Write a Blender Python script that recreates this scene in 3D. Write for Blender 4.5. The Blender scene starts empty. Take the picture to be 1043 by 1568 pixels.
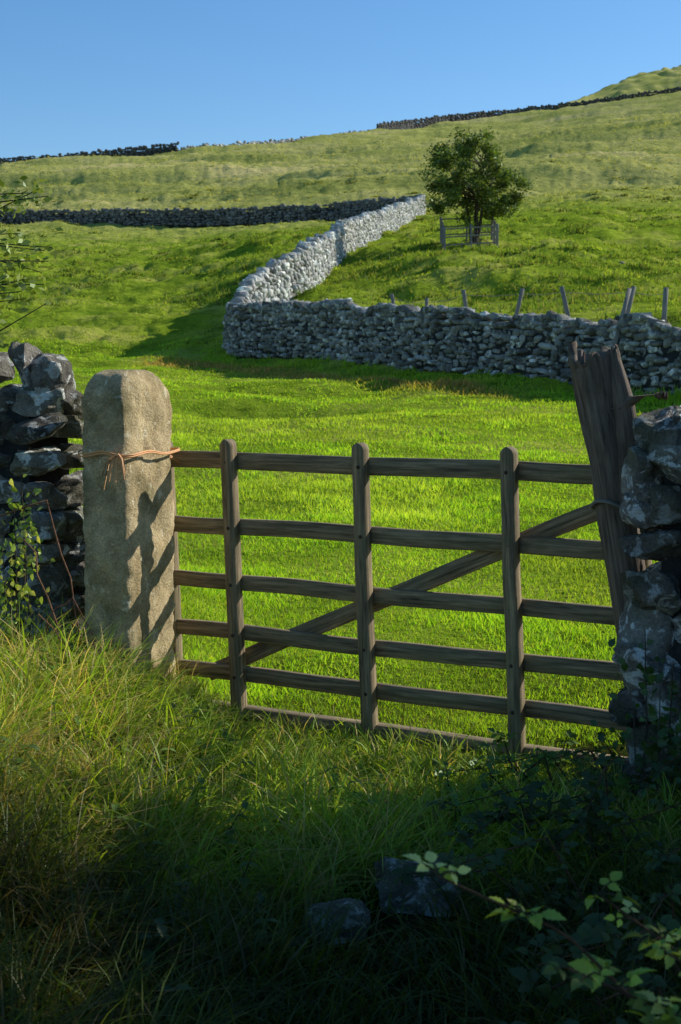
import bpy, math, numpy as np
from mathutils import Vector
R = np.random.RandomState(7)
scene = bpy.context.scene

# ------------------------------------------------------------------ noise
_T = np.random.RandomState(3).rand(64, 64, 16)
def vn(x, y, z=0.0):
    x = np.asarray(x, float); y = np.asarray(y, float); z = np.asarray(z, float) + np.zeros_like(x)
    xi = np.floor(x).astype(int); yi = np.floor(y).astype(int); zi = np.floor(z).astype(int)
    fx = x-xi; fy = y-yi; fz = z-zi
    fx = fx*fx*(3-2*fx); fy = fy*fy*(3-2*fy); fz = fz*fz*(3-2*fz)
    def t(a, b, c): return _T[(xi+a) % 64, (yi+b) % 64, (zi+c) % 16]
    c0 = (t(0,0,0)*(1-fx)+t(1,0,0)*fx)*(1-fy)+(t(0,1,0)*(1-fx)+t(1,1,0)*fx)*fy
    c1 = (t(0,0,1)*(1-fx)+t(1,0,1)*fx)*(1-fy)+(t(0,1,1)*(1-fx)+t(1,1,1)*fx)*fy
    return (c0*(1-fz)+c1*fz)*2-1
def fbm(x, y, z=0.0, o=4):
    a = 1; s = 0; n = 0
    for i in range(o):
        s = s+a*vn(np.asarray(x)*2**i+i*17.3, np.asarray(y)*2**i+i*9.1, np.asarray(z)*2**i+i*3.7); n += a; a *= .5
    return s/n*1.6
def sm(t):
    t = np.clip(t, 0, 1); return t*t*(3-2*t)

# ------------------------------------------------------------------ terrain
KU = np.array([-.6,-.24,-.12,-.08,-.046,0,.057,.119,.179,.24,.6])
KN = [
 [(9,.1),(16,.5),(43,2.2),(46,2.7),(60,4.8),(75,7.0),(90,9.2),(140,15.5),(210,28),(320,44),(400,40),(1300,0)],
 [(9,.1),(16,.5),(43,2.2),(46,2.6),(60,4.6),(75,6.7),(90,8.9),(138,15.7),(220,30),(320,46.4),(380,47),(1300,20)],
 [(9,.1),(16,.5),(43,2.2),(46,2.6),(60,4.5),(75,6.6),(90,8.8),(136,15.7),(220,31),(320,49.7),(380,50),(1300,20)],
 [(9,.1),(16,.5),(43,2.05),(46,2.8),(58,4.9),(70,6.6),(85,8.8),(135,15.6),(220,31.5),(330,53),(400,53),(1300,20)],
 [(9,.1),(16,.5),(40.1,1.95),(42.5,3.0),(50,4.2),(62,6.2),(75,8.2),(133,15.6),(220,32),(350,57.0),(420,57),(1300,20)],
 [(9,.1),(16,.5),(36.9,1.74),(39,3.2),(50,4.6),(62,6.3),(70,7.4),(128,15.2),(215,31.5),(380,63.8),(450,64),(1300,20)],
 [(9,.1),(16,.5),(33.5,1.6),(36,3.0),(46,3.6),(51,5.5),(65,7.3),(115,14.2),(200,29),(430,75.4),(500,76),(1300,40)],
 [(9,.1),(16,.5),(30.5,1.4),(33,3.0),(45,3.7),(50,5.5),(65,7.3),(115,14.8),(200,30.3),(450,80.8),(520,82),(1300,60)],
 [(9,.1),(16,.5),(28,1.15),(31,2.8),(44,4.2),(50,5.0),(65,7.1),(115,15.3),(200,31.2),(460,86),(530,87),(1300,60)],
 [(9,.1),(15,.45),(26,1.1),(29,2.7),(40,3.6),(50,4.6),(65,6.7),(115,15.1),(200,32.2),(470,92.2),(540,92),(1300,60)],
 [(9,.1),(13,.4),(18,.8),(21,2.0),(38,4.4),(50,6),(65,9),(115,19),(200,38),(470,105),(540,110),(1300,80)]]
KN = np.array(KN, float)
NU = 241; UG = np.linspace(-.6, .6, NU)
NY = 560; YG = np.exp(np.linspace(math.log(8), math.log(1300), NY))
TAB = np.zeros((NU, NY))
for i, u in enumerate(UG):
    ky = np.array([np.interp(u, KU, KN[:, k, 0]) for k in range(KN.shape[1])])
    kz = np.array([np.interp(u, KU, KN[:, k, 1]) for k in range(KN.shape[1])])
    TAB[i] = np.interp(YG, ky, kz)
def gs(A, s, ax):
    k = np.exp(-.5*(np.arange(-3*s, 3*s+1)/s)**2); k /= k.sum()
    pad = [(0,0),(0,0)]; pad[ax] = (3*s, 3*s)
    B = np.pad(A, pad, mode='edge')
    return np.apply_along_axis(lambda v: np.convolve(v, k, 'valid'), ax, B)
TAB = gs(TAB, 2, 1); TAB = gs(TAB, 4, 0)
def hbase(X, Y):
    X = np.asarray(X, float); Y = np.asarray(Y, float)
    Yc = np.clip(Y, 8, 1299)
    u = np.clip(X/np.maximum(Yc, 8), -.599, .599)
    a = (u+.6)/1.2*(NU-1); b = (np.log(Yc)-math.log(8))/(math.log(1300)-math.log(8))*(NY-1)
    i = np.clip(a.astype(int), 0, NU-2); j = np.clip(b.astype(int), 0, NY-2); fa = a-i; fb = b-j
    T = (TAB[i,j]*(1-fa)+TAB[i+1,j]*fa)*(1-fb)+(TAB[i,j+1]*(1-fa)+TAB[i+1,j+1]*fa)*fb
    near = .057*np.maximum(Y-7, 0)+.36*sm((-.35-X)/.9)*sm((Y-2.0)/2)*(1-sm((Y-7.5)/3))+.12*sm((X-.9)/1.2)*(1-sm((Y-6)/3))
    w = sm((Y-9)/5)
    return near*(1-w)+T*w
def hgt(X, Y):
    X = np.asarray(X, float); Y = np.asarray(Y, float)
    z = hbase(X, Y)
    z = z+.035*fbm(X*1.3, Y*1.3, 1)*sm((Y+5)/5)
    far = sm((Y-12)/20)
    z = z+far*.16*fbm(X*.45, Y*.55, 2)+sm((Y-38)/10)*(.32*fbm(X*.22, Y*.6, 5)+.22*np.abs(fbm(X*.8+4, Y*1.1, 6)))
    z = z+sm((Y-105)/60)*(1.9*fbm(X*.03, Y*.14, 7, 5)+1.0*fbm(X*.02, Y*.03, 9, 3))
    z = z-.50*np.exp(-(((X+1.25)/1.5)**2+((Y-24.6)/1.0)**2))
    z = z-.6*np.exp(-(((X-1.5)/.8)**2+((Y-47.5)/1.2)**2))
    return z
def H(x, y): return float(hgt(np.array([x]), np.array([y]))[0])

# ------------------------------------------------------------------ mesh helpers
def mesh_np(name, V, F, mat, col=None, smooth=False, grain=None, coll=None):
    V = np.asarray(V, np.float32); F = np.asarray(F, np.int32)
    m = bpy.data.meshes.new(name)
    n, k = F.shape
    m.vertices.add(len(V)); m.vertices.foreach_set("co", V.ravel())
    m.loops.add(n*k); m.loops.foreach_set("vertex_index", F.ravel())
    m.polygons.add(n); m.polygons.foreach_set("loop_start", np.arange(0, n*k, k, dtype=np.int32))
    if smooth: m.polygons.foreach_set("use_smooth", np.ones(n, bool))
    m.update(calc_edges=True)
    if col is not None:
        c = np.ones((len(V), 4), np.float32); c[:, :3] = col
        a = m.attributes.new("tint", 'FLOAT_COLOR', 'POINT'); a.data.foreach_set("color", c.ravel())
    if grain is not None:
        a = m.attributes.new("grain", 'FLOAT_VECTOR', 'POINT'); a.data.foreach_set("vector", np.asarray(grain, np.float32).ravel())
    m.materials.append(mat)
    o = bpy.data.objects.new(name, m); scene.collection.objects.link(o)
    return o
class Acc:
    def __init__(s): s.V=[]; s.F=[]; s.C=[]; s.G=[]; s.n=0
    def add(s, V, F, c=(1,1,1), g=None):
        V = np.asarray(V, float); F = np.asarray(F, int)
        s.V.append(V); s.F.append(F+s.n); s.n += len(V)
        c = np.asarray(c, float); s.C.append(np.broadcast_to(c, (len(V),3)))
        s.G.append(V if g is None else g)
    def obj(s, name, mat, smooth=False):
        return mesh_np(name, np.vstack(s.V), np.vstack(s.F), mat, np.vstack(s.C), smooth, np.vstack(s.G))

# ------------------------------------------------------------------ materials
def newmat(name):
    m = bpy.data.materials.new(name); m.use_nodes = True
    nt = m.node_tree; nt.nodes.clear()
    return m, nt, nt.nodes.new('ShaderNodeOutputMaterial')
def nd(nt, t, **kw):
    n = nt.nodes.new(t)
    for k, v in kw.items():
        if k in n.inputs.keys(): n.inputs[k].default_value = v
        else: setattr(n, k, v)
    return n
def ramp(nt, src, stops):
    r = nt.nodes.new('ShaderNodeValToRGB'); e = r.color_ramp.elements
    while len(e) < len(stops): e.new(.5)
    for i, (p, c) in enumerate(stops):
        e[i].position = p; e[i].color = (*c, 1) if len(c) == 3 else c
    nt.links.new(src, r.inputs[0]); return r
def mixc(nt, f, a, b, mode='MIX'):
    n = nt.nodes.new('ShaderNodeMix'); n.data_type = 'RGBA'; n.blend_type = mode
    for s, v in ((n.inputs[0], f), (n.inputs[6], a), (n.inputs[7], b)):
        if hasattr(v, 'links'): nt.links.new(v, s)
        elif isinstance(v, (int, float)): s.default_value = v
        else: s.default_value = (*v, 1)
    return n.outputs[2]
def foliage(name, trans=.45, gloss=.06, rough=.45):
    m, nt, out = newmat(name); L = nt.links.new
    at = nd(nt, 'ShaderNodeAttribute', attribute_name="tint")
    geo = nd(nt, 'ShaderNodeNewGeometry')
    nz = nd(nt, 'ShaderNodeTexNoise', Scale=1.3, Detail=3.0); L(geo.outputs['Position'], nz.inputs['Vector'])
    r = ramp(nt, nz.outputs[0], [(.3, (.78,.82,.7)), (.7, (1.25,1.18,1.1))])
    c = mixc(nt, 1.0, at.outputs['Color'], r.outputs[0], 'MULTIPLY')
    d = nd(nt, 'ShaderNodeBsdfDiffuse'); t = nd(nt, 'ShaderNodeBsdfTranslucent'); g = nd(nt, 'ShaderNodeBsdfGlossy', Roughness=rough)
    g.inputs['Color'].default_value = (.8,.9,.7,1)
    L(c, d.inputs[0])
    c2 = mixc(nt, 1.0, c, (1.4,1.35,.55), 'MULTIPLY'); L(c2, t.inputs[0])
    a = nd(nt, 'ShaderNodeMixShader'); a.inputs[0].default_value = trans; L(d.outputs[0], a.inputs[1]); L(t.outputs[0], a.inputs[2])
    b = nd(nt, 'ShaderNodeMixShader'); b.inputs[0].default_value = gloss; L(a.outputs[0], b.inputs[1]); L(g.outputs[0], b.inputs[2])
    L(b.outputs[0], out.inputs[0]); return m
def stone_mat(name, c0, c1, lich, moss=.3, sc=1.0, bump=.5, lichamt=.55, dist=.02):
    m, nt, out = newmat(name); L = nt.links.new
    at = nd(nt, 'ShaderNodeAttribute', attribute_name="tint")
    geo = nd(nt, 'ShaderNodeNewGeometry'); P = geo.outputs['Position']
    n1 = nd(nt, 'ShaderNodeTexNoise', Scale=6*sc, Detail=8.0, Roughness=.65); L(P, n1.inputs['Vector'])
    n2 = nd(nt, 'ShaderNodeTexNoise', Scale=11*sc, Detail=5.0, Roughness=.6, Distortion=.6); L(P, n2.inputs['Vector'])
    n3 = nd(nt, 'ShaderNodeTexNoise', Scale=3.1*sc, Detail=4.0); L(P, n3.inputs['Vector'])
    n4 = nd(nt, 'ShaderNodeTexNoise', Scale=70*sc, Detail=4.0, Roughness=.7); L(P, n4.inputs['Vector'])
    base = ramp(nt, n1.outputs[0], [(.3, c0), (.72, c1)]).outputs[0]
    f = ramp(nt, n2.outputs[0], [(lichamt, (0,0,0)), (lichamt+.06, (1,1,1))]).outputs[0]
    c = mixc(nt, f, base, lich)
    f2 = ramp(nt, n3.outputs[0], [(.5, (0,0,0)), (.68, (moss,)*3)]).outputs[0]
    c = mixc(nt, f2, c, (.10,.10,.035))
    sp = ramp(nt, n4.outputs[0], [(.35, (.65,)*3), (.65, (1.2,)*3)]).outputs[0]
    c = mixc(nt, 1.0, c, sp, 'MULTIPLY')
    c = mixc(nt, 1.0, c, at.outputs['Color'], 'MULTIPLY')
    b = nd(nt, 'ShaderNodeBsdfPrincipled', Roughness=.92); b.inputs['Specular IOR Level'].default_value = .2
    L(c, b.inputs['Base Color'])
    ad = nd(nt, 'ShaderNodeMath', operation='MULTIPLY_ADD'); L(n1.outputs[0], ad.inputs[0]); ad.inputs[1].default_value = 2.0; L(n4.outputs[0], ad.inputs[2])
    bp = nd(nt, 'ShaderNodeBump', Strength=bump, Distance=dist/sc); L(ad.outputs[0], bp.inputs['Height']); L(bp.outputs[0], b.inputs['Normal'])
    L(b.outputs[0], out.inputs[0]); return m
def wood_mat(name, c0, c1, green=(.13,.12,.05), gl=.4, fine=45):
    m, nt, out = newmat(name); L = nt.links.new
    at = nd(nt, 'ShaderNodeAttribute', attribute_name="grain")
    mp = nd(nt, 'ShaderNodeMapping'); mp.inputs['Scale'].default_value = (2.5, fine, fine); L(at.outputs['Vector'], mp.inputs[0])
    n1 = nd(nt, 'ShaderNodeTexNoise', Scale=1.6, Detail=7.0, Roughness=.65, Distortion=.4); L(mp.outputs[0], n1.inputs['Vector'])
    n2 = nd(nt, 'ShaderNodeTexNoise', Scale=7.0, Detail=6.0, Roughness=.7); L(at.outputs['Vector'], n2.inputs['Vector'])
    c = ramp(nt, n1.outputs[0], [(.30, c0), (.5, tuple((a+b)/2 for a, b in zip(c0, c1))), (.70, c1)]).outputs[0]
    f = ramp(nt, n2.outputs[0], [(.45, (0,0,0)), (.62, (gl,)*3)]).outputs[0]
    c = mixc(nt, f, c, green)
    b = nd(nt, 'ShaderNodeBsdfPrincipled', Roughness=.8); b.inputs['Specular IOR Level'].default_value = .3
    L(c, b.inputs['Base Color'])
    bp = nd(nt, 'ShaderNodeBump', Strength=.8, Distance=.006); L(n1.outputs[0], bp.inputs['Height']); L(bp.outputs[0], b.inputs['Normal'])
    L(b.outputs[0], out.inputs[0]); return m
def ground_mat():
    m, nt, out = newmat("ground_grass"); L = nt.links.new
    geo = nd(nt, 'ShaderNodeNewGeometry'); P = geo.outputs['Position']
    sx = nd(nt, 'ShaderNodeSeparateXYZ'); L(P, sx.inputs[0])
    def noise(s, d=5.0, sc=(1,1,1), r=.6):
        mp = nd(nt, 'ShaderNodeMapping'); mp.inputs['Scale'].default_value = sc; L(P, mp.inputs[0])
        n = nd(nt, 'ShaderNodeTexNoise', Scale=s, Detail=d, Roughness=r); L(mp.outputs[0], n.inputs['Vector']); return n.outputs[0]
    def mr(src, a, b):
        n = nd(nt, 'ShaderNodeMapRange'); n.inputs[1].default_value = a; n.inputs[2].default_value = b; L(src, n.inputs[0]); return n.outputs[0]
    field = ramp(nt, noise(.30, 7.0), [(.32, (.17,.27,.02)), (.5, (.29,.38,.03)), (.68, (.46,.46,.09))]).outputs[0]
    far = ramp(nt, noise(.035, 8.0, (1,2.5,1)), [(.3, (.29,.32,.07)), (.5, (.46,.45,.12)), (.7, (.63,.54,.21))]).outputs[0]
    c = mixc(nt, mr(sx.outputs[1], 95, 150), field, far)
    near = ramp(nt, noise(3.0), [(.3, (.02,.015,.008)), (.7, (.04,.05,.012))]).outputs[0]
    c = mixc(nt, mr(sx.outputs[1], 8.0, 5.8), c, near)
    tex = ramp(nt, noise(1.1, 9.0, (1,1.8,1), .78), [(.34, (.4,.48,.4)), (.52, (1,1,1)), (.72, (1.25,1.18,1.1))]).outputs[0]
    c = mixc(nt, 1.0, c, tex, 'MULTIPLY')
    b = nd(nt, 'ShaderNodeBsdfDiffuse')
    L(c, b.inputs['Color'])
    bp = nd(nt, 'ShaderNodeBump', Strength=1.0, Distance=.33); L(noise(1.3, 8.0, (1,1.6,1), .7), bp.inputs['Height']); L(bp.outputs[0], b.inputs['Normal'])
    L(b.outputs[0], out.inputs[0]); return m

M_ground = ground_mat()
M_grass = foliage("grass_blades", .5, .015, .6)
M_long = foliage("long_grass_blades", .45, .03, .5)
M_leaf = foliage("leaves", .35, .04)
M_wall = stone_mat("limestone_drystone", (.17,.17,.155), (.44,.43,.39), (.68,.68,.62), .3, .5, .5, .55)
M_wallnear = stone_mat("limestone_near", (.08,.07,.055), (.36,.33,.26), (.68,.68,.61), .55, 1.3, 1.0, .53, .05)
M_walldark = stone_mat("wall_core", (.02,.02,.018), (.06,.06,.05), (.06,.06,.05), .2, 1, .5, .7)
M_post = stone_mat("gritstone_post", (.36,.26,.12), (.80,.62,.34), (.84,.71,.45), .6, 1.6, .9, .60)
M_gate = wood_mat("weathered_gate_timber", (.05,.034,.018), (.44,.32,.17))
M_oldwood = wood_mat("old_post_timber", (.04,.027,.018), (.27,.20,.14), gl=.15, fine=24)
M_stake = wood_mat("grey_stake_timber", (.12,.11,.09), (.34,.31,.25), gl=.1)
M_bark = stone_mat("bark", (.04,.03,.02), (.12,.10,.07), (.15,.14,.1), .3, 2, .6, .65)
m, nt, out = newmat("orange_twine"); b = nd(nt, 'ShaderNodeBsdfPrincipled', Roughness=.6)
nzz = nd(nt, 'ShaderNodeTexNoise', Scale=200.0); nt.links.new(ramp(nt, nzz.outputs[0], [(.3,(.6,.24,.07)),(.7,(.85,.45,.17))]).outputs[0], b.inputs['Base Color']); nt.links.new(b.outputs[0], out.inputs[0]); M_twine = m

# ------------------------------------------------------------------ ground sheet
core = np.linspace(-.30, .30, 420); side = np.geomspace(.3, 1.6, 40)[1:]
us = np.concatenate([-side[::-1], core, side])
ys = np.concatenate([np.linspace(-60, 1.5, 30)[:-1], np.linspace(1.5, 9, 70)[:-1], np.exp(np.linspace(math.log(9), math.log(1300), 680))])
UU, YY = np.meshgrid(us, ys); Wd = np.maximum(YY, 9); Wd = np.where(YY < 1.5, 9+(1.5-YY)*1.2, Wd)
XX = UU*Wd; ZZ = hgt(XX, YY)
nr, nc = XX.shape
idx = np.arange(nr*nc).reshape(nr, nc)
F = np.stack([idx[:-1,:-1], idx[:-1,1:], idx[1:,1:], idx[1:,:-1]], -1).reshape(-1, 4)
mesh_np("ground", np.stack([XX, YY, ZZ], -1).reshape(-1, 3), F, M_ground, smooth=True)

# distant crag hill: a ridge running away to the right
hu = np.array([.05,.10,.140,.152,.175,.19,.205,.235,.27,.35,.6]); hs = np.array([.150,.168,.182,.188,.194,.200,.205,.212,.216,.218,.20])
ux = np.linspace(.05, .6, 300); yy = np.linspace(560, 2200, 220)
UU, YY = np.meshgrid(ux, yy); XX = UU*YY
Yr = 800+np.clip((UU-.155)/.08*476, -240, 860)
ZZ = np.interp(UU, hu, hs)*Yr-.24*np.maximum(Yr-YY, 0)-.0006*np.maximum(YY-Yr, 0)**2
ZZ = ZZ+1.5*fbm(XX*.02, YY*.02, 3)*sm((UU-.14)/.03)+4.5*np.abs(fbm(XX*.05, YY*.02, 4))*sm((UU-.165)/.03)
nr, nc = XX.shape; idx = np.arange(nr*nc).reshape(nr, nc)
F = np.stack([idx[:-1,:-1], idx[:-1,1:], idx[1:,1:], idx[1:,:-1]], -1).reshape(-1, 4)
mesh_np("distant_hill", np.stack([XX, YY, ZZ], -1).reshape(-1, 3), F, M_ground, smooth=True)

# ------------------------------------------------------------------ stones
def cube_grid(n):
    V = {}; F = []
    def key(p):
        k = tuple(np.round(p, 5))
        if k not in V: V[k] = len(V)
        return V[k]
    g = np.linspace(-1, 1, n+1)
    for ax in range(3):
        for sgn in (-1, 1):
            for i in range(n):
                for j in range(n):
                    q = []
                    for a, b in ((0,0),(1,0),(1,1),(0,1)):
                        p = [0,0,0]; p[ax] = sgn; p[(ax+1)%3] = g[i+a]; p[(ax+2)%3] = g[j+b]; q.append(key(p))
                    F.append(q if sgn > 0 else q[::-1])
    P = np.array(list(V.keys())); return P, np.array(F)
def stone_templates(n, cnt, rough, cuts=5, pw=5.0, lo=.72, fine=0):
    P, F = cube_grid(n); out = []
    for k in range(cnt):
        r = (np.abs(P)**pw).sum(1)**(1/pw); Q = P/r[:, None]
        for c in range(cuts):
            nn = R.randn(3); nn /= np.linalg.norm(nn); d = R.uniform(lo, 1.05)
            ex = Q@nn-d; Q = Q-np.outer(np.maximum(ex, 0), nn)
        Q = Q+rough*np.stack([fbm(Q[:,0]*1.2+k*5, Q[:,1]*1.2, Q[:,2]*1.2+i*7, 4) for i in range(3)], 1)
        if fine: 
            nq = Q/np.linalg.norm(Q, axis=1)[:,None]; Q = Q+nq*(fine*fbm(Q[:,0]*5+k, Q[:,1]*5, Q[:,2]*5, 3))[:,None]
        out.append(Q)
    return out, F
S_low = stone_templates(3, 10, .12, 5, 7.0)
S_mid = stone_templates(2, 10, .08, 4)
S_hi = stone_templates(14, 18, .14, 12, 9.0, .68, .05)
def put(acc, tpl, c, ex, ey, half, tint, rot=.06):
    T, F = tpl; Q = T[R.randint(len(T))]*np.where(R.rand(3) < .5, -1, 1)
    Q = Q*half
    a, b, g = R.randn(3)*rot
    Rx = np.array([[1,0,0],[0,math.cos(a),-math.sin(a)],[0,math.sin(a),math.cos(a)]])
    Ry = np.array([[math.cos(b),0,math.sin(b)],[0,1,0],[-math.sin(b),0,math.cos(b)]])
    Rz = np.array([[math.cos(g),-math.sin(g),0],[math.sin(g),math.cos(g),0],[0,0,1]])
    Q = Q@(Rx@Ry@Rz).T
    W = c+np.outer(Q[:,0], ex)+np.outer(Q[:,1], ey)+np.outer(Q[:,2], [0,0,1])
    acc.add(W, F, tint)
def tintr(v=.25):
    t = 1+R.uniform(-v, v); return np.array([t*R.uniform(.97,1.04), t, t*R.uniform(.93,1.02)])
def wall(name, path, height, thick, ch, ln, tpl, mat, two=False, cope=True, core=True, zoff=-.1, tv=.25, smooth=False, hvar=.06, tintmul=1.0, batter=.25, fill=.55, rot=.06):
    acc = Acc(); p = np.array(path, float)
    seg = np.linalg.norm(np.diff(p, axis=0), axis=1); cum = np.concatenate([[0], np.cumsum(seg)]); Lt = cum[-1]
    def at(s):
        s = min(max(s, 0), Lt-1e-6); i = min(np.searchsorted(cum, s, 'right')-1, len(seg)-1)
        t = (s-cum[i])/seg[i]; q = p[i]*(1-t)+p[i+1]*t; d = (p[i+1]-p[i])/seg[i]; return q, d
    hh = height if callable(height) else (lambda s: height)
    ss = np.arange(0, Lt+.5, .5)
    qs = np.array([at(s)[0] for s in ss]); zb = hbase(qs[:,0], qs[:,1])
    zfun = lambda s: np.interp(s, ss, zb)+zoff
    z = 0.0; k = 0; top = max(hh(s) for s in ss)*(1+hvar)-zoff
    while z < top:
        h = ch*R.uniform(.75, 1.25); s = -R.uniform(0, ln[0])*(.3 if two else 1)
        while s < Lt:
            l = (ln[0]+(ln[1]-ln[0])*R.rand()**1.5)*(1.15 if k < 2 else 1)
            if two and s <= 0: l = min(l, .22)
            c = s+l/2; Hs = hh(c)*(1+hvar*float(vn(np.array([c*.8]), np.array([1.]))[0]))-zoff
            if 0 <= c <= Lt and z+h*.6 < Hs:
                q, d = at(c); nrm = np.array([-d[1], d[0], 0]); d3 = np.array([d[0], d[1], 0])
                th = thick*(1-batter*z/Hs)
                hz = h*R.uniform(.75, 1.3)
                ctr = np.array([q[0], q[1], zfun(c)+z+h/2+.15*h*math.sin(c*3.1+k)])
                if two:
                    for sg in (-1, 1):
                        dp = th*R.uniform(.26, .33)
                        put(acc, tpl, ctr+nrm*sg*(th/2-dp+R.uniform(-.02, .04))+[0,0,R.uniform(-.012,.012)], d3, nrm, np.array([l*(fill+.01), dp, hz*(fill+.02)]), tintr(tv)*tintmul, rot)
                else:
                    put(acc, tpl, ctr+nrm*R.uniform(-.04, .04), d3, nrm, np.array([l*fill, th/2, hz*(fill+.03)]), tintr(tv)*tintmul, rot)
            s += l*R.uniform(.96, 1.02)
        z += h; k += 1
    if cope:
        s = 0
        while s < Lt:
            l = ln[0]*R.uniform(.6, 1.5); q, d = at(s+l/2); nrm = np.array([-d[1], d[0], 0]); d3 = np.array([d[0], d[1], 0])
            Hs = hh(s)*(1+hvar*float(vn(np.array([s*.8]), np.array([1.]))[0]))
            hz = ch*R.uniform(.5, 1.5)
            if R.rand() > .12: put(acc, tpl, np.array([q[0], q[1], zfun(s)-zoff+Hs+hz*.3]), d3, nrm, np.array([l*.52, thick*.38*R.uniform(.8,1.1), hz*.6]), tintr(tv)*tintmul*1.1, .22)
            s += l
    o = acc.obj(name, mat, smooth)
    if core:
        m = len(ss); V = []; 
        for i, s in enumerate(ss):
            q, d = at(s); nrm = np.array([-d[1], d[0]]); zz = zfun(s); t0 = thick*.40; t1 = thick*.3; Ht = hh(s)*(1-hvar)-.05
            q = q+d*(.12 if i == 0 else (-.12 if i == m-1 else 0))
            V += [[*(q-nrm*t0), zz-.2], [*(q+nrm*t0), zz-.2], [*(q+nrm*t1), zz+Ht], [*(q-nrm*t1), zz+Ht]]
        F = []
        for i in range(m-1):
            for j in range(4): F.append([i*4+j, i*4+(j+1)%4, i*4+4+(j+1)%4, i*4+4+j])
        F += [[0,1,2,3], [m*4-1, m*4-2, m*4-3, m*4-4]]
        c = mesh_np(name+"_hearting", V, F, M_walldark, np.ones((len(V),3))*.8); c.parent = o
    return o

wall("drystone_wall", [(-3.3,43.6),(-2.9,41.9),(0,36.9),(2.64,32.2),(4.6,28.9),(6.2,26.1),(12,16)], 1.22, .62, .12, (.12,.36), S_low, M_wall, tv=.6, fill=.56, hvar=.10, tintmul=.82, rot=.1)
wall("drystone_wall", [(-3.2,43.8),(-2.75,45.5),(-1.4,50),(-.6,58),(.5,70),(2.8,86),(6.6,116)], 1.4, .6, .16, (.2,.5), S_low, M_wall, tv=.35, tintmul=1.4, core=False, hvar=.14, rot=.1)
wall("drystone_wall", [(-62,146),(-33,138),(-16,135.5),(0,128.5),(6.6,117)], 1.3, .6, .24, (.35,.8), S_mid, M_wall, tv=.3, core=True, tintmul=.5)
sk = lambda us, f=1.0: [(u*np.interp(u, KU, KN[:,9,0])*f, np.interp(u, KU, KN[:,9,0])*f) for u in us]
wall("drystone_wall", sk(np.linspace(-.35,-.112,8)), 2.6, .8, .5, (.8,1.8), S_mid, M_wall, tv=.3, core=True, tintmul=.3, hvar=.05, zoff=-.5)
wall("drystone_wall", sk(np.linspace(-.112,.03,8)), 1.5, .8, .4, (.8,2.2), S_mid, M_wall, tv=.4, core=False, hvar=.3, zoff=-.5)
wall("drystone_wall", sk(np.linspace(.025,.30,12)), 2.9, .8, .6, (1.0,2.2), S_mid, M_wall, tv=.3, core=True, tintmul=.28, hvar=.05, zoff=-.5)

# near walls each side of the gate
wall("drystone_wall", [(1.13,5.33),(2.2,4.76),(3.6,3.95),(6.5,2.2)], lambda s: 1.38+.25*min(s,.8), .42, .145, (.13,.33), S_hi, M_wallnear, two=True, tv=.5, smooth=False, hvar=.03, zoff=-.05, batter=.02, rot=.10, tintmul=1.25)
wall("drystone_wall", [(-1.24,6.52),(-2.2,7.0),(-4.6,8.2)], lambda s: 1.28+.05*s, .46, .13, (.12,.36), S_hi, M_wallnear, two=True, tv=.5, smooth=False, hvar=.08, zoff=-.05, batter=.12, rot=.16, tintmul=1.5)

# ------------------------------------------------------------------ boards
def board(acc, A, B, w, t, W, nseg=14, prof=None, wob=.003, tint=(1,1,1)):
    A = np.array(A, float); B = np.array(B, float); D = B-A; Ln = np.linalg.norm(D); D /= Ln
    W = np.array(W, float); W -= D*(W@D); W /= np.linalg.norm(W); T = np.cross(D, W)
    ch = min(w, t)*.14; hw, ht = w/2, t/2
    prof2 = [(-hw+ch,-ht),(hw-ch,-ht),(hw,-ht+ch),(hw,ht-ch),(hw-ch,ht),(-hw+ch,ht),(-hw,ht-ch),(-hw,-ht+ch)]
    sd = R.rand()*50; V = []; G = []
    ts = np.linspace(0, 1, nseg+1)
    if prof is not None: ts = np.concatenate([ts[:-1]*(1-w*.55/Ln), 1-(w*.55/Ln)*np.cos(np.linspace(0, math.pi/2, 7))])
    for s in ts:
        sc = 1.0
        if prof is not None:
            q = max(0, (s-(1-w*.55/Ln))/(w*.55/Ln)); sc = max(.04, math.sqrt(max(0, 1-q*q)))
        off = W*wob*float(fbm(np.array([sd+s*Ln*2]), np.array([1.]), 0, 2)[0])+T*wob*float(fbm(np.array([sd+s*Ln*2]), np.array([8.]), 0, 2)[0])
        c = A+D*s*Ln+off
        for a, b in prof2:
            V.append(c+W*a*sc+T*b); G.append([s*Ln+sd, a*1.0+sd, b])
    F = []; n = len(ts)
    for i in range(n-1):
        for j in range(8): F.append([i*8+j, i*8+(j+1)%8, i*8+8+(j+1)%8, i*8+8+j])
    for b0 in (0, (n-1)*8):
        F += [[b0, b0+1, b0+2, b0+7], [b0+7, b0+2, b0+3, b0+6], [b0+6, b0+3, b0+4, b0+5]]
    acc.add(V, F, tint, np.array(G))
def tube(acc, pts, rad, n=6, tint=(1,1,1)):
    pts = np.array(pts, float); V = []; G = []; sd = R.rand()*20
    for i, p in enumerate(pts):
        d = pts[min(i+1, len(pts)-1)]-pts[max(i-1, 0)]; d /= np.linalg.norm(d)+1e-9
        a = np.cross(d, [0.3,.1,1]) if abs(d[2]) < .9 else np.cross(d, [1,.2,0]); a /= np.linalg.norm(a); b = np.cross(d, a)
        for k in range(n):
            th = 2*math.pi*k/n; V.append(p+rad[i]*(a*math.cos(th)+b*math.sin(th))); G.append([sd+i*.1, th*.05, 0])
    F = []
    for i in range(len(pts)-1):
        for k in range(n): F.append([i*n+k, i*n+(k+1)%n, (i+1)*n+(k+1)%n, (i+1)*n+k])
    acc.add(V, F, tint, np.array(G))

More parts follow.
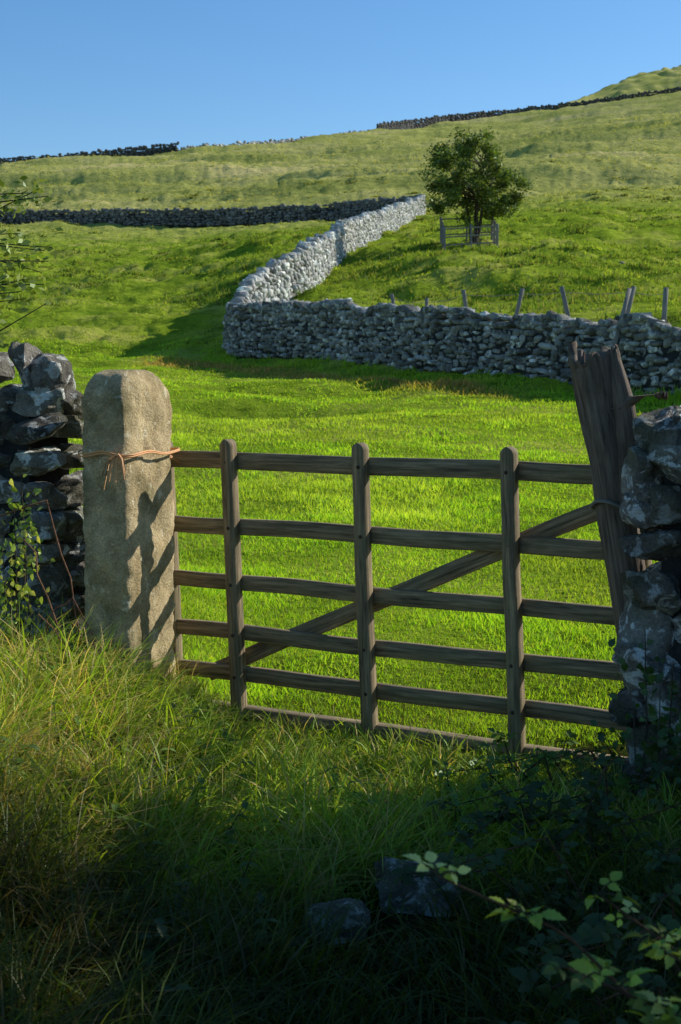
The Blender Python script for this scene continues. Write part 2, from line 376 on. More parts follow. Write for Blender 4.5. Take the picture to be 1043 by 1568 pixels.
# ------------------------------------------------------------------ field gate
GO = np.array([-.4626, 6.5, 0]); GE = np.array([.869, -.4945, 0]); GN = np.array([-.4945, -.869, 0])
def gp(a, z, b=0.0): return GO+GE*(a-.041*(z-.6))+GN*b+np.array([0,0,z])
g = Acc()
for z, hgh in ((1.206,.078),(.905,.074),(.645,.07),(.412,.07),(.218,.07)):
    board(g, gp(-.40, z), gp(1.92, z+R.uniform(-.006,.006)), hgh, .036, (0,0,1), 26, wob=.006)
board(g, gp(-.45, .045, .02), gp(1.92, .045, .02), .06, .075, (0,0,1), 26)
for a in (0, .687, 1.375):
    board(g, gp(a, -.02, .047), gp(a, 1.31, .047), .060, .064, GE, 16, prof=1, wob=.006)
board(g, gp(-.40, .08), gp(-.40, 1.30), .075, .07, GE, 16, prof=1)
board(g, gp(1.90, .08), gp(1.90, 1.34), .085, .07, GE, 16, prof=1)
board(g, gp(-.22, .20, -.036), gp(1.80, 1.09, -.036), .075, .03, (0,0,1), 24, wob=.006)
g.obj("field_gate", M_gate)
bo = Acc()
for a in (0, .687, 1.375):
    for z in (1.206,.905,.645,.412,.218):
        c = gp(a, z, .079); tube(bo, [c-GN*.01, c+GN*.002, c+GN*.004], [.008,.008,.001], 8)
mm, nt, out = newmat("rusty_iron"); b = nd(nt, 'ShaderNodeBsdfPrincipled', Roughness=.6, Metallic=.6)
nzz = nd(nt, 'ShaderNodeTexNoise', Scale=120.0); nt.links.new(ramp(nt, nzz.outputs[0], [(.3,(.03,.025,.02)),(.7,(.12,.07,.04))]).outputs[0], b.inputs['Base Color']); nt.links.new(b.outputs[0], out.inputs[0]); M_iron = mm
bb = bo.obj("bolts", M_iron); bb.parent = bpy.data.objects["field_gate"]

# ------------------------------------------------------------------ stone gatepost
def stone_post():
    a = math.radians(20); e1 = np.array([math.sin(a), math.cos(a)]); e2 = np.array([-math.cos(a), math.sin(a)])
    cor = np.array([-.92, 6.13]); L1, L2 = .47, .225
    ctr = cor+e1*L1/2+e2*L2/2; n = 96; V = []; zs = np.concatenate([np.linspace(0, 1.46, 80), 1.46+.165*np.sin(np.linspace(0, math.pi/2, 18))[1:]])
    for z in zs:
        q = max(0, (z-1.46)/.1655); sc = (max(0, 1-q**2.2))**(1/2.2); fl = 1+.07*(1-z/1.5)
        for k in range(n):
            th = 2*math.pi*k/n; c, s = math.cos(th), math.sin(th); r = (abs(c)**12+abs(s)**12)**(-1/12)
            r = min(r, 1.31)
            x = c*r*L1/2*(.35+.65*sc if q > 0 else 1)*(sc**.15 if q > 0 else 1); y = s*r*L2/2*fl*((.35+.65*sc) if q > 0 else 1)
            if z == zs[-1]: x *= .5; y *= .5
            p = ctr+e1*x+e2*y+np.array([-.008*z, 0]); V.append([p[0], p[1], z])
    V = np.array(V); nn = V-np.array([ctr[0], ctr[1], 0]); nn[:,2] = 0; nn /= np.linalg.norm(nn, axis=1)[:,None]+1e-6
    V += nn*(.016*fbm(V[:,0]*5, V[:,1]*5, V[:,2]*5, 4)+.008*fbm(V[:,0]*30, V[:,1]*30, V[:,2]*30, 3))[:,None]
    m = len(zs); F = []
    for i in range(m-1):
        for k in range(n): F.append([i*n+k, i*n+(k+1)%n, (i+1)*n+(k+1)%n, (i+1)*n+k])
    b0 = (m-1)*n
    for k in range(n//2-1): F.append([b0+k, b0+k+1, b0+n-k-2, b0+n-k-1])
    mesh_np("stone_gatepost", V, F, M_post, np.ones((len(V),3)), True)
    t = Acc(); 
    def ring(z0, z1, rr):
        pts = []
        for k in range(44):
            th = 2*math.pi*(k/40)+.4; c, s = math.cos(th), math.sin(th); r = min((abs(c)**12+abs(s)**12)**(-1/12), 1.31)
            p = ctr+e1*(c*r*(L1/2+.024))+e2*(s*r*(L2/2+.024)); pts.append([p[0], p[1], z0+(z1-z0)*k/43+.008*math.sin(k*.8)])
        tube(t, pts, [rr]*len(pts), 5)
    ring(1.275, 1.25, .0045); ring(1.26, 1.248, .004)
    k0 = np.array([cor[0]-.035, cor[1]-.02, 1.262])
    for i in range(7):
        d = np.array([R.uniform(-.07,.03), R.uniform(-.02,.01), 0]); l = R.uniform(.05,.16)
        tube(t, [k0, k0+d*.6+[0,-.015,.01-l*.3], k0+d+[0,-.01,-l]], [.0035,.003,.0025], 4)
    c = ctr+e1*L1/2
    for r_ in (.0045, .004):
        j = R.randn(3)*.006
        tube(t, [[c[0]-.02,c[1]-.1,1.25]+j,[c[0]+.06,c[1]+.0,1.225]+j,[c[0]+.12,c[1]+.04,1.19],[c[0]+.07,c[1]+.1,1.24],[c[0],c[1]+.05,1.26]], [r_]*5, 5)
    t.obj("orange_baler_twine", M_twine)
stone_post()

# ------------------------------------------------------------------ old wooden gatepost (leaning, split)
def rough_post(acc, pts, rad, seed, n=48, jag=.06, flat=.8):
    pts = np.array(pts, float); m = 60; V = []; G = []
    cum = np.linspace(0, len(pts)-1, m)
    for i, s in enumerate(cum):
        k = min(int(s), len(pts)-2); f = s-k; c = pts[k]*(1-f)+pts[k+1]*f; r = rad[k]*(1-f)+rad[k+1]*f
        for j in range(n):
            th = 2*math.pi*j/n
            rr = r*(1+.14*float(vn(math.cos(th)*1.5+seed, math.sin(th)*1.5, s*1.3))+.09*float(vn(math.cos(th)*5+seed, math.sin(th)*5, s*1.2))+.06*float(vn(math.cos(th)*12+seed, math.sin(th)*12, s*2)))
            dz = 0
            if i >= m-4: dz = jag*(i-m+5)/4*float(vn(math.cos(th)*1.8+seed*3, math.sin(th)*1.8+5, 0))+.02*float(vn(math.cos(th)*9, math.sin(th)*9+seed, 0))
            if i == m-1: rr *= .6; dz -= .01
            V.append(c+np.array([rr*math.cos(th), rr*math.sin(th)*flat, dz])); G.append([s*.4, th*.12+seed, r])
    F = []
    for i in range(m-1):
        for j in range(n): F.append([i*n+j, i*n+(j+1)%n, (i+1)*n+(j+1)%n, (i+1)*n+j])
    b0 = (m-1)*n
    for k in range(n//2-1): F.append([b0+k, b0+k+1, b0+n-k-2, b0+n-k-1])
    acc.add(V, F, (1,1,1), np.array(G))
w = Acc()
rough_post(w, [(1.26,5.56,0.0),(1.125,5.52,.8),(1.04,5.49,1.25),(.995,5.475,1.48),(.95,5.46,1.69)], [.07,.074,.076,.078,.080], 4.0, jag=.07, flat=.95)
rough_post(w, [(1.10,5.44,1.10),(1.10,5.42,1.32),(1.075,5.41,1.50),(1.03,5.42,1.70)], [.028,.042,.040,.018], 9.0, jag=.03)
rough_post(w, [(1.06,5.41,1.47),(1.12,5.38,1.52),(1.21,5.34,1.53)], [.03,.03,.02], 15.0, jag=.0)
w.obj("wooden_gatepost", M_oldwood, True)
t = Acc(); pts = [[1.068+.09*math.cos(a), 5.495+.09*math.sin(a), 1.10+.02*math.sin(a*2)] for a in np.linspace(0, 2*math.pi, 20)]
tube(t, pts, [.008]*20, 6); t.obj("rope_tie", M_stake)

# ------------------------------------------------------------------ grass
def blades(name, P, h, w, az, lean, segs, base, tip, mat):
    n = len(P); up = np.array([0,0,1.0]); d = np.stack([np.cos(az), np.sin(az), np.zeros(n)], 1)
    fa = az+R.uniform(-1.6, 1.6, n); sd = np.stack([-np.sin(fa), np.cos(fa), np.zeros(n)], 1)
    rows = []; cols = []
    ts = [i/segs for i in range(segs+1)]
    for t in ts:
        c = P+up*(h*(t-.45*lean*t*t))[:,None]+d*(h*lean*t*t*.9)[:,None]
        ww = (w*(1-t)**.7)[:,None] if t < 1 else None
        cl = base*(1-t)+tip*t
        if t < 1: rows += [c-sd*ww/2, c+sd*ww/2]; cols += [cl, cl]
        else: rows.append(c); cols.append(cl)
    k = len(rows); V = np.stack(rows, 1).reshape(-1, 3); C = np.stack(cols, 1).reshape(-1, 3)
    T = []
    for s in range(segs-1):
        a = 2*s; T += [[a,a+1,a+3],[a,a+3,a+2]]
    a = 2*(segs-1); T.append([a,a+1,a+2])
    T = np.array(T); F = (np.arange(n)[:,None,None]*k+T[None]).reshape(-1, 3)
    return mesh_np(name, V, F, mat, C)
def pal(n, cs, ws, v=.2):
    cs = np.array(cs); c = cs[R.choice(len(cs), n, p=np.array(ws)/sum(ws))]
    return c*(1+R.uniform(-v, v, (n,1)))

# meadow behind gate
N = 280000
Y = np.exp(R.uniform(math.log(6.0), math.log(46), N)); X = R.uniform(-.33, .33, N)*Y+R.uniform(-.3,.3,N)
ok = (Y-6.5) > -.569*(X+.4626)+.12
ok &= ~((X < -1.0) & (Y < 7.6))
wy = np.interp(X, [-3.6,6.2,12], [43,26,16])
ok &= Y < np.where(X > -3.4, wy-.3, 60)
X = X[ok]; Y = Y[ok]; wy = wy[ok]; n = len(X)
pn = fbm(X*.5, Y*.35, 3); pn2 = fbm(X*1.7+9, Y*1.4, 4)
hh = (.028+.028*R.rand(n)+.04*np.maximum(pn2, 0)+.0005*Y)*(1+.35*pn)
rim = np.exp(-((Y-(wy-1.2))/1.3)**2)*(X > -4)*(fbm(X*.8, Y*.8, 12) > -.2)
hh = hh+rim*R.rand(n)*.3
P = np.stack([X, Y, hgt(X, Y)-.01], 1)
base = pal(n, [(.16,.33,.018),(.24,.42,.025),(.35,.45,.045)], [3,4,2], .15)
tip = pal(n, [(.32,.56,.03),(.43,.62,.045),(.58,.60,.10)], [4,4,1.1], .15)
dry = (sm((pn-.05)/.5)*.5)[:,None]; tip = tip*(1-dry)+np.array([.58,.60,.09])*dry
vary = (1+.28*np.clip(pn2, -1, 1))[:,None]; tip = np.minimum(tip*vary, .8); base = base*vary
rust = (np.exp(-((Y-(wy-4.2))/1.7)**2)*sm((4.0-X)/1.5)*sm((X+6)/1)*(fbm(X*1.1, Y*1.1, 2) > -.5)*(R.rand(n) < .85))[:,None]
rc = np.array([.58,.34,.13])*(1+R.uniform(-.3,.3,(n,1)))
tip = tip*(1-rust)+rc*rust; base = base*(1-rust)+rc*.7*rust; hh = hh+rust[:,0]*.16*R.rand(n)
hol = np.exp(-(((X+1.25)/1.1)**2+((Y-24.9)/.5)**2)) > .5
hh = np.where(hol, .01, hh)
blades("meadow_grass", P, hh, .0011*Y+.003, R.uniform(0, 6.28, n), R.uniform(.2, 1.0, n), 1, base, tip, M_grass)

# upper pasture tufts
N = 180000
Y = np.exp(R.uniform(math.log(30), math.log(330), N)); X = R.uniform(-.33, .33, N)*Y
wy = np.interp(X, [-3.6,6.2,12], [43,26,16])
cl = fbm(X*.45, Y*.6, 8, 4)+.3*R.randn(N)
ok = (cl > .2) & ((Y > 44) | ((X > -3.4) & (Y > wy+.5)))
X = X[ok]; Y = Y[ok]; cl = cl[ok]; n = len(X)
hh = (.05+.10*R.rand(n)*np.clip(cl, 0, 1.2)+.0008*Y)
P = np.stack([X, Y, hgt(X, Y)-.02], 1)
fo = sm((Y-95)/50)[:,None]
K = 3000; ty = np.exp(R.uniform(math.log(28), math.log(170), K)); tx = R.uniform(-.32, .32, K)*ty
twy = np.interp(tx, [-3.6,6.2,12], [43,26,16]); okk = ((ty > 45) | ((tx > -3.2) & (ty > twy+1))) & (fbm(tx*.12, ty*.12, 14) > -.25)
tx = tx[okk]; ty = ty[okk]; K = len(tx); mb = 34
TX = np.repeat(tx, mb)+R.randn(K*mb)*np.repeat(R.uniform(.12,.5,K), mb)*1.3; TY = np.repeat(ty, mb)+R.randn(K*mb)*.16
TH = np.repeat(R.uniform(.10,.35,K), mb)*R.uniform(.6,1.2,K*mb); TP = np.stack([TX, TY, hgt(TX, TY)-.03], 1)
tf = sm((TY-95)/50)[:,None]
tb = pal(K*mb, [(.06,.10,.018),(.14,.15,.04)], [2,1]); tt = pal(K*mb, [(.19,.30,.035),(.33,.33,.09)], [2,1])*(1-tf)+pal(K*mb, [(.32,.35,.10),(.44,.39,.14)], [1,1])*tf
base = pal(n, [(.16,.25,.025),(.23,.31,.04)], [1,1])*(1-fo)+pal(n, [(.26,.28,.07),(.38,.36,.10)], [1,1])*fo
tip = pal(n, [(.31,.44,.04),(.43,.51,.06),(.57,.54,.15)], [3,3,1.3])*(1-fo)+pal(n, [(.46,.46,.12),(.64,.55,.22)], [1,1])*fo
P = np.vstack([P, TP]); hh = np.concatenate([hh, TH]); ww = np.concatenate([.0011*Y+.01, .0010*TY+.02]); n = len(hh)
blades("pasture_grass", P, hh, ww, R.uniform(0, 6.28, n), R.uniform(.2, .9, n), 1, np.vstack([base, tb]), np.vstack([tip, tt]), M_grass)

# long foreground grass in clumps
ROCKS = [(.22,4.22,.12),(.0,3.98,.08),(.40,4.45,.06)]
def fg():
    Ps=[];hs=[];ws=[];azs=[];ls=[];bs=[];tp=[]
    for k in range(1750):
        y = R.uniform(2.3, 6.7); x = R.uniform(-.36, .36)*y
        gl = 6.5-.569*(x+.4626)
        if y > gl-.06 and x > -.85: continue
        if x < -1.15 and y > 6.2: continue
        if any((x-a)**2/(s*1.4)**2+(y-b+.10)**2/(s*2.0)**2 < 1 for a, b, s in ROCKS): continue
        d = max(0, gl-y)
        left = float(sm((-.25-x)/.7))
        hm = .08+.07*min(d, 1.5)+left*.03
        if x > -.8 and d < .7: hm = .09+.07*d
        path = math.exp(-((x-.15)/.40)**2)*float(sm((4.6-y)/.8)); hm *= 1-.55*path
        if path > .6 and R.rand() < .4: continue
        hm *= R.uniform(.5, 1.5)
        dryk = R.rand() < (.22+.30*left)
        m = int(R.uniform(30, 75)); cx = R.randn(m, 2)*(.05+.04*R.rand())
        px = x+cx[:,0]; py = y+cx[:,1]
        a0 = R.uniform(0, 6.28); az = np.arctan2(cx[:,1], cx[:,0])*.8+a0*.4+R.randn(m)*.5
        wsc = R.uniform(.8, 1.5)*(.7 if dryk else 1)
        Ps.append(np.stack([px, py, hgt(px, py)-.01], 1)); hs.append(hm*R.uniform(.5, 1.4, m)*1.15); ws.append(R.uniform(.004, .012, m)*wsc)
        azs.append(az); ls.append(R.uniform(.3, 1.5, m))
        tone_shade = R.uniform(.65, 1.3)*(1-.78*float(sm((4.45-y+.10*x)/.6)))  # random clump tone; nearest clumps darkened to paint in the foreground shadow
        b = pal(m, [(.09,.15,.015),(.12,.19,.018),(.28,.21,.08)], [4,4,.6+8*dryk])*tone_shade; t_ = pal(m, [(.34,.50,.035),(.46,.60,.05),(.88,.64,.27)], [4,3,.5+8*dryk])*tone_shade
        bs.append(b); tp.append(t_)
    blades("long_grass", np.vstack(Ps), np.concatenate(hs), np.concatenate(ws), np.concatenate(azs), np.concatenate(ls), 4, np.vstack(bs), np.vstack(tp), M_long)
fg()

# ------------------------------------------------------------------ leaves and trees
def rleaf(acc, C, size, cols, up=.3):
    n = len(C); d = R.randn(n,3); d[:,2] *= .6; d /= np.linalg.norm(d, axis=1)[:,None]
    r = R.randn(n,3); r[:,2] += up; s = np.cross(d, r); s /= np.linalg.norm(s, axis=1)[:,None]+1e-6
    sz = size*R.uniform(.6, 1.3, n)[:,None]; nn = np.cross(d, s)
    V = np.stack([C-d*sz, C+s*sz*.55+nn*sz*.15, C+d*sz, C-s*sz*.55+nn*sz*.15], 1).reshape(-1,3)
    F = np.arange(n*4).reshape(n,4); acc.add(V, F, np.repeat(cols, 4, 0))
def tree(name, base, ht, rad, zc, ncl, nl, ls, cols, stems=3, crad=(.35,.75), spread=.3, trunk_r=.1):
    base = np.array([base[0], base[1], H(*base[:2])-.1]); T = Acc(); Lf = Acc(); cc = []
    while len(cc) < ncl:
        p = R.uniform(-1, 1, 3); rr = np.linalg.norm(p)
        if rr > 1 or rr < .35: continue
        if p[2] > 0 and (abs(p[0]) > 1-.6*p[2]): continue
        cc.append(p*rad)
    cc = np.array(cc)+base+[0,0,zc]
    tops = []
    for k in range(stems):
        a = R.uniform(0, 6.28); q = base+[spread*math.cos(a)*.3, spread*math.sin(a)*.3, 0]
        t = base+np.array([math.cos(a)*rad[0]*.3, math.sin(a)*rad[1]*.3, zc+rad[2]*R.uniform(.1,.6)]); mid = (q+t)/2+R.randn(3)*.08*ht/4
        tube(T, [q, q*.6+mid*.4+R.randn(3)*.03, mid, t], [trunk_r, trunk_r*.8, trunk_r*.55, trunk_r*.15], 8, (1,1,1)); tops.append((q, mid, t))
    for c in cc:
        q, mid, t = tops[R.randint(stems)]; f = R.uniform(0, 1); s = mid*(1-f)+t*f; 
        if s[2] > c[2]: s = mid
        m_ = (s+c)/2+R.randn(3)*.06*rad[2]
        tube(T, [s, m_, c], [trunk_r*.3, trunk_r*.18, trunk_r*.06], 5, (1,1,1))
    for c in cc:
        r = R.uniform(*crad); m = int(nl/ncl*R.uniform(.6,1.4)); p = R.randn(m,3); p /= np.linalg.norm(p, axis=1)[:,None]; p *= (R.rand(m,1)**.6)*r*R.uniform(.7,1.35,(m,1)); p[:,2] *= .8
        sh = R.uniform(.6,1.35); rleaf(Lf, c+p, ls, pal(m, cols, [1]*len(cols), .25)*sh)
    o = Lf.obj(name, M_leaf); tr = T.obj(name+"_trunk", M_bark, True); tr.parent = o
TC = [(.08,.13,.025),(.12,.18,.035),(.18,.24,.055)]
tree("hawthorn_tree", (6.0,65), 5, np.array([2.45,2.1,2.15]), 3.0, 92, 17500, .075, TC, stems=4, crad=(.26,.60))
tree("ash_tree", (5.0,4.3), 4.9, np.array([1.9,1.9,1.9]), 3.3, 70, 17000, .07, TC, stems=2, crad=(.4,.8))

# guard round the tree
ga = Acc(); cx, cy = 5.75, 64.6; q = 1.15
cs = [(cx-q,cy-q),(cx+q,cy-q),(cx+q,cy+q),(cx-q,cy+q)]
for i in range(4):
    x, y = cs[i]; z = H(x,y); board(ga, (x,y,z-.2), (x+R.uniform(-.05,.05),y,z+1.15), .11, .11, (1,0,0), 4)
    x2, y2 = cs[(i+1)%4]; z2 = H(x2,y2)
    mx, my = (x+x2)/2, (y+y2)/2; board(ga, (mx,my,H(mx,my)-.1), (mx,my,H(mx,my)+1.05), .08, .08, (1,0,0), 4)
    for k in (.35,.7,1.05): board(ga, (x,y,z+k), (x2,y2,z2+k), .06, .04, (0,0,1), 6)
    for f in np.linspace(.08,.92,8): 
        zz = z*(1-f)+z2*f; board(ga, (x+(x2-x)*f, y+(y2-y)*f, zz), (x+(x2-x)*f, y+(y2-y)*f, zz+1.0), .012, .012, (1,0,0), 1)
ga.obj("tree_guard_fence", M_stake)

# stakes behind the middle wall with wire
fp = Acc(); tops = []
for x, y, l, zt in ((-3.0,44.3,-.2,4.15),(1.45,35.6,-.3,3.6),(2.05,34.6,.05,3.45),(3.0,33.0,-.3,3.55),(3.75,31.7,.45,3.50),(4.85,29.6,-.5,3.42),(5.45,28.3,.55,3.34),(6.1,27.2,.1,3.25)):
    z = H(x,y); t_ = np.array([x+l*.6, y, zt]); board(fp, (x-l*.4,y,z-.6), t_, .085, .07, (1,0,0), 3); tops.append(t_)
for a, b in zip(tops[1:-1], tops[2:]):
    tube(fp, [a-[0,0,.12], (a+b)/2-[0,0,.16], b-[0,0,.12]], [.006]*3, 4)
board(fp, (3.75,30.0,1.3), (3.95,30.9,2.85), .07, .05, (1,0,0), 4)
board(fp, (4.95,26.9,1.3), (5.55,27.6,3.25), .08, .06, (1,0,0), 4)
fp.obj("fence_post", M_stake)

# hawthorn branches over left wall
def sprig_tree():
    T = Acc(); Lf = Acc(); b = np.array([-2.7,7.2,0.2]); top = b+[.0,-.1,1.8]
    tube(T, [b, (b+top)/2+[.05,0,0], top], [.05,.04,.03], 8)
    for k in range(30):
        e = np.array([R.uniform(-2.5,-1.50), R.uniform(6.0,6.8), R.uniform(1.75,2.5)]); 
        if k < 13: e = np.array([-1.27+R.uniform(-.10,.05), 6.15+R.uniform(-.1,.1), [2.40,2.12,2.08,1.95,2.0,2.36,2.2,1.98,1.9,2.15,2.04,1.93,2.38][k]])
        s = top+R.randn(3)*[.05,.05,.3]; m_ = (s+e)/2+R.randn(3)*.06+[0,0,.08]
        pts = [s, (s+m_)/2, m_, (m_+e)/2+R.randn(3)*.02, e]; tube(T, pts, [.012,.009,.007,.004,.002], 5)
        for j in range(120):
            f = R.uniform(.2, 1); i = min(int(f*4), 3); g_ = f*4-i; p = np.array(pts[i])*(1-g_)+np.array(pts[i+1])*g_
            rleaf(Lf, (p+R.randn(3)*.035)[None], .020, pal(1, [(.12,.18,.03),(.2,.27,.05),(.3,.36,.09)], [1,1,1])) 
    o = Lf.obj("hawthorn_bush", M_leaf); tr = T.obj("hawthorn_bush_stems", M_bark); tr.parent = o
sprig_tree()

LO = []
for i in range(11):
    t = i/10; wv = .40*math.sin(math.pi*t**.8)*(1.06 if i % 2 else .80)*(1-.15*t); LO.append((t, wv))
def leaflet(acc, base, d, nrm, L, col):
    d = d/np.linalg.norm(d); s = np.cross(nrm, d); s /= np.linalg.norm(s)+1e-9; n = np.cross(d, s); V = []
    cu = R.uniform(.1,.35); fo_ = R.uniform(.15,.5)
    for t, wv in LO:
        c = base+d*L*t-n*L*cu*t*t
        V += [c, c+s*L*wv+n*L*wv*fo_, c-s*L*wv+n*L*wv*fo_]
    F = []
    for i in range(10): a = i*3; F += [[a,a+1,a+4,a+3],[a+2,a,a+3,a+5]]
    acc.add(V, F, col)
def bramble(name, canes, leafL, ncol, dens=14, seed=0):
    T = Acc(); Lf = Acc()
    for pts in canes:
        pts = np.array(pts, float); n = 14; P = []
        for i in range(n+1):
            f = i/n*(len(pts)-1); k = min(int(f), len(pts)-2); g_ = f-k; g_ = g_*g_*(3-2*g_)*.5+g_*.5; P.append(pts[k]*(1-g_)+pts[k+1]*g_)
        P = np.array(P); tube(T, P, np.linspace(.004,.002,len(P)), 5, (1.2,.8,.6))
        for j in range(dens):
            i = n-int((R.rand()**1.5)*(n-1)); p = P[i]; az = R.uniform(0, 6.28); d = np.array([math.cos(az), math.sin(az), R.uniform(-.1,.6)])
            q = p+d*leafL*R.uniform(.5,1.1); tube(T, [p, (p+q)/2+[0,0,.005], q], [.0015]*3, 4, (1,1,.7))
            up = np.array([R.randn()*.45, R.randn()*.45-.35, 1.0]); c = pal(1, ncol, [1]*len(ncol), .25)[0]; Ls = leafL*R.uniform(.55,1.2)
            leaflet(Lf, q, d, up, Ls, c)
            side = np.cross(up, d); side /= np.linalg.norm(side)
            for sg in (-1, 1): leaflet(Lf, q-d*.01, d*.35+side*sg, up+R.randn(3)*.15, Ls*.8, c*R.uniform(.85,1.15))
    o = Lf.obj(name, M_leaf, True); tr = T.obj(name+"_canes", M_bark); tr.parent = o
GC = [(.44,.52,.06),(.32,.42,.05),(.68,.66,.20),(.14,.20,.03)]
DC = [(.035,.06,.012),(.05,.08,.015),(.045,.07,.012)]
cn = [[(.9,1.9,.1),(.62,2.0,.5),(.34,2.08,.76),(.15,2.1,.84)], [(.9,1.95,.1),(.7,1.95,.45),(.5,1.95,.68),(.33,2.0,.74)],
      [(1.0,2.0,.1),(.8,2.0,.4),(.62,2.05,.66),(.50,2.1,.72)], [(.9,1.9,.1),(.7,1.9,.35),(.52,1.92,.52),(.40,1.92,.56)], [(.6,2.0,.1),(.45,2.0,.4),(.34,2.0,.55),(.28,2.0,.62)], [(.9,2.3,.1),(.8,2.3,.4),(.6,2.35,.6),(.45,2.4,.7)]]
bramble("bramble_bush", cn, .034, GC, 24)
cn = []
for k in range(44):
    x0 = R.uniform(.6, 1.6); y0 = R.uniform(2.5, 4.9); x0 = max(x0, .14*y0+.05); z0 = H(x0,y0); a = R.uniform(2.2, 4.4); l = R.uniform(.2,.6); hz = R.uniform(.15,.42)
    cn.append([(x0,y0,z0),(x0+math.cos(a)*l*.4,y0+math.sin(a)*l*.3,z0+hz),(x0+math.cos(a)*l,y0+math.sin(a)*l*.6,z0+hz*.7)])
bramble("bramble_bush", cn, .045, DC, 14)
cn = []
for k in range(14):
    x0 = R.uniform(.65, 1.1); y0 = 5.35-.3*(x0-.65)+R.uniform(-.35,.1); z0 = H(x0,y0); a = R.uniform(2.0, 4.6); l = R.uniform(.15,.35); hz = R.uniform(.1,.25)
    cn.append([(x0,y0,z0),(x0+math.cos(a)*l*.5,y0+math.sin(a)*l*.3,z0+hz),(x0+math.cos(a)*l,y0+math.sin(a)*l*.5,z0+hz*.8)])
bramble("bramble_bush", cn, .034, [(.09,.17,.02),(.14,.22,.03)], 10)
def weeds(name, spots, cols):
    T = Acc(); Lf = Acc()
    for x, y, h in spots:
        z = H(x, y); ln = R.randn(2)*.06; top = np.array([x+ln[0], y+ln[1], z+h]); b_ = np.array([x, y, z]); tube(T, [b_, (b_+top)/2, top], [.004,.003,.0015], 4, (1,1.2,.6))
        nn_ = int(h/.035); shade = 1-.6*float(sm((4.4-y)/.6))  # leaf colour lowered close to the camera, standing in for shade
        for k in range(2, nn_+1):
            f = k/nn_; p = b_*(1-f)+top*f; a0 = k*1.57+R.rand()*.4; L_ = .07*(1-.5*f)*R.uniform(.8,1.2)
            for a in (a0, a0+math.pi): leaflet(Lf, p, np.array([math.cos(a), math.sin(a), R.uniform(-.3,.3)]), np.array([0,0,1.0])+R.randn(3)*.15, L_, pal(1, cols, [1]*len(cols), .25)[0]*shade)
    o = Lf.obj(name, M_leaf, True); tr = T.obj(name+"_stems", M_bark); tr.parent = o
sp = []
for k in range(120):
    y = R.uniform(3.0, 5.6); x = R.uniform(-.28, .24)*y
    if abs(x-.15) < .35 and y < 4.6: continue
    sp.append((x, y, R.uniform(.10, .22)))
weeds("nettle_patch", sp, [(.09,.16,.03),(.13,.21,.04)])
def ivy(name, cs, n, sx, L, cols):
    Lf = Acc(); T = Acc()
    for c in cs:
        c = np.array(c); prev = c+[0,0,-.35]; tube(T, [prev, (prev+c)/2+R.randn(3)*.03, c+[0,0,.2]], [.006,.004,.002], 5)
        for j in range(n):
            p = c+R.randn(3)*sx; d = R.randn(3); d[2] -= .5; up = np.array([-.5,-.9,.4])+R.randn(3)*.4; leaflet(Lf, p, d, up, L*R.uniform(.6,1.2), pal(1, cols, [1]*len(cols), .3)[0])
    o = Lf.obj(name, M_leaf, True); tr = T.obj(name+"_stems", M_bark); tr.parent = o
ivy("ivy", [(1.08,4.98,.50),(1.17,4.93,.40),(1.12,4.9,.30),(1.25,4.8,.42),(1.05,5.0,.2),(1.2,4.8,.2)], 34, np.array([.09,.03,.07]), .04, [(.05,.10,.02),(.07,.13,.03)])
ivy("dog_rose", [(-1.36,5.9,.85),(-1.40,5.85,.65),(-1.34,5.95,1.0),(-1.37,5.85,.5),(-1.44,5.8,.75),(-1.32,5.9,.72)], 60, np.array([.04,.05,.08]), .032, [(.34,.44,.08),(.24,.34,.05),(.5,.5,.14)])
dc = Acc()
for pts in ([(-1.5,5.9,1.0),(-1.25,5.95,1.05),(-1.12,5.9,.75),(-1.06,5.85,.3)], [(-1.3,5.8,.3),(-1.2,5.8,.62),(-1.08,5.75,.7),(-1.0,5.7,.45)], [(-1.1,5.7,.3),(-1.18,5.75,.7),(-1.3,5.8,.95)], [(-1.0,5.6,.25),(-1.06,5.65,.5),(-1.2,5.6,.62)]):
    pts = np.array(pts); q = [pts[0]]
    for i in range(len(pts)-1):
        for f in (.33,.66,1): q.append(pts[i]*(1-f)+pts[i+1]*f+R.randn(3)*.012)
    tube(dc, q, np.linspace(.005,.0025,len(q)), 5, (3.0,1.8,1.4))
dc.obj("dry_bramble_canes", M_bark)

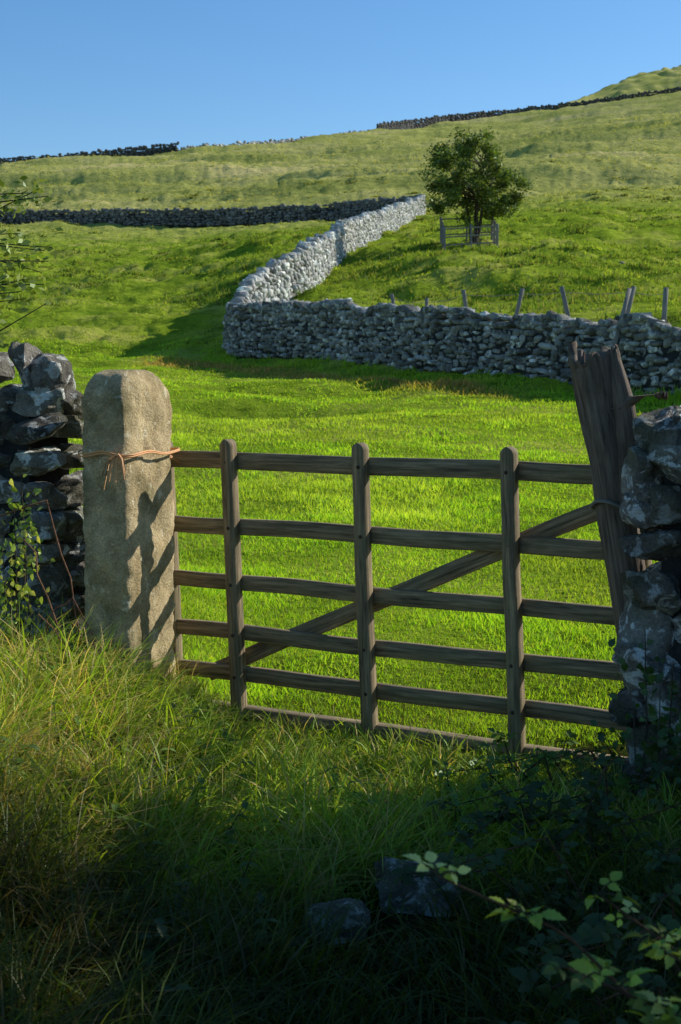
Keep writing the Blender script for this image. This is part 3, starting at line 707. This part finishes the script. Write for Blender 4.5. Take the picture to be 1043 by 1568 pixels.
rk = Acc()
for x, y, s in ROCKS+[(-1.0,24.2,.20),(-1.4,24.3,.16),(-.7,24.6,.12),(8.5,61,.10),(10.8,55,.14),(11.3,57,.1),(-.9,40.2,.4)]:
    put(rk, S_hi, np.array([x, y, H(x,y)+s*.3]), np.array([1,0,0]), np.array([0,1,0]), np.array([s*1.2, s, s*.8]), tintr(.15)*(1.3 if y < 5 else .9), .2)
rk.obj("rocks", M_wallnear, True)

# ------------------------------------------------------------------ light, sky, camera
EL = math.radians(30); AZ = math.radians(62)
world = bpy.data.worlds.new("World"); scene.world = world; world.use_nodes = True
nt = world.node_tree; bg = nt.nodes['Background']; sky = nt.nodes.new('ShaderNodeTexSky'); sky.sky_type = 'NISHITA'
sky.sun_disc = False; sky.sun_elevation = EL; sky.sun_rotation = AZ; sky.altitude = 300; sky.air_density = 1.0; sky.dust_density = .4; sky.ozone_density = 4.0
hs_ = nt.nodes.new('ShaderNodeHueSaturation'); hs_.inputs['Saturation'].default_value = 1.2
nt.links.new(sky.outputs[0], hs_.inputs['Color'])
nt.links.new(hs_.outputs[0], bg.inputs[0]); bg.inputs[1].default_value = .142
sd = bpy.data.lights.new("sun", 'SUN'); sd.energy = 5.0; sd.angle = math.radians(.53); sd.color = (1, .975, .92)
so = bpy.data.objects.new("sun", sd); scene.collection.objects.link(so)
dirv = Vector((math.sin(AZ)*math.cos(EL), math.cos(AZ)*math.cos(EL), math.sin(EL)))
so.rotation_euler = dirv.to_track_quat('Z', 'Y').to_euler(); so.location = dirv*50

cam = bpy.data.cameras.new("camera"); co = bpy.data.objects.new("camera", cam); scene.collection.objects.link(co); scene.camera = co
cam.sensor_fit = 'VERTICAL'; cam.sensor_height = 36; cam.sensor_width = 24; cam.lens = 50; cam.clip_start = .05; cam.clip_end = 5000
co.location = (0, 0, 1.6); co.rotation_euler = (math.radians(90-5.5), 0, 0)
cam.dof.use_dof = True; cam.dof.focus_distance = 6.6; cam.dof.aperture_fstop = 9
scene.view_settings.view_transform = 'Standard'; scene.view_settings.look = 'None'; scene.view_settings.exposure = 0
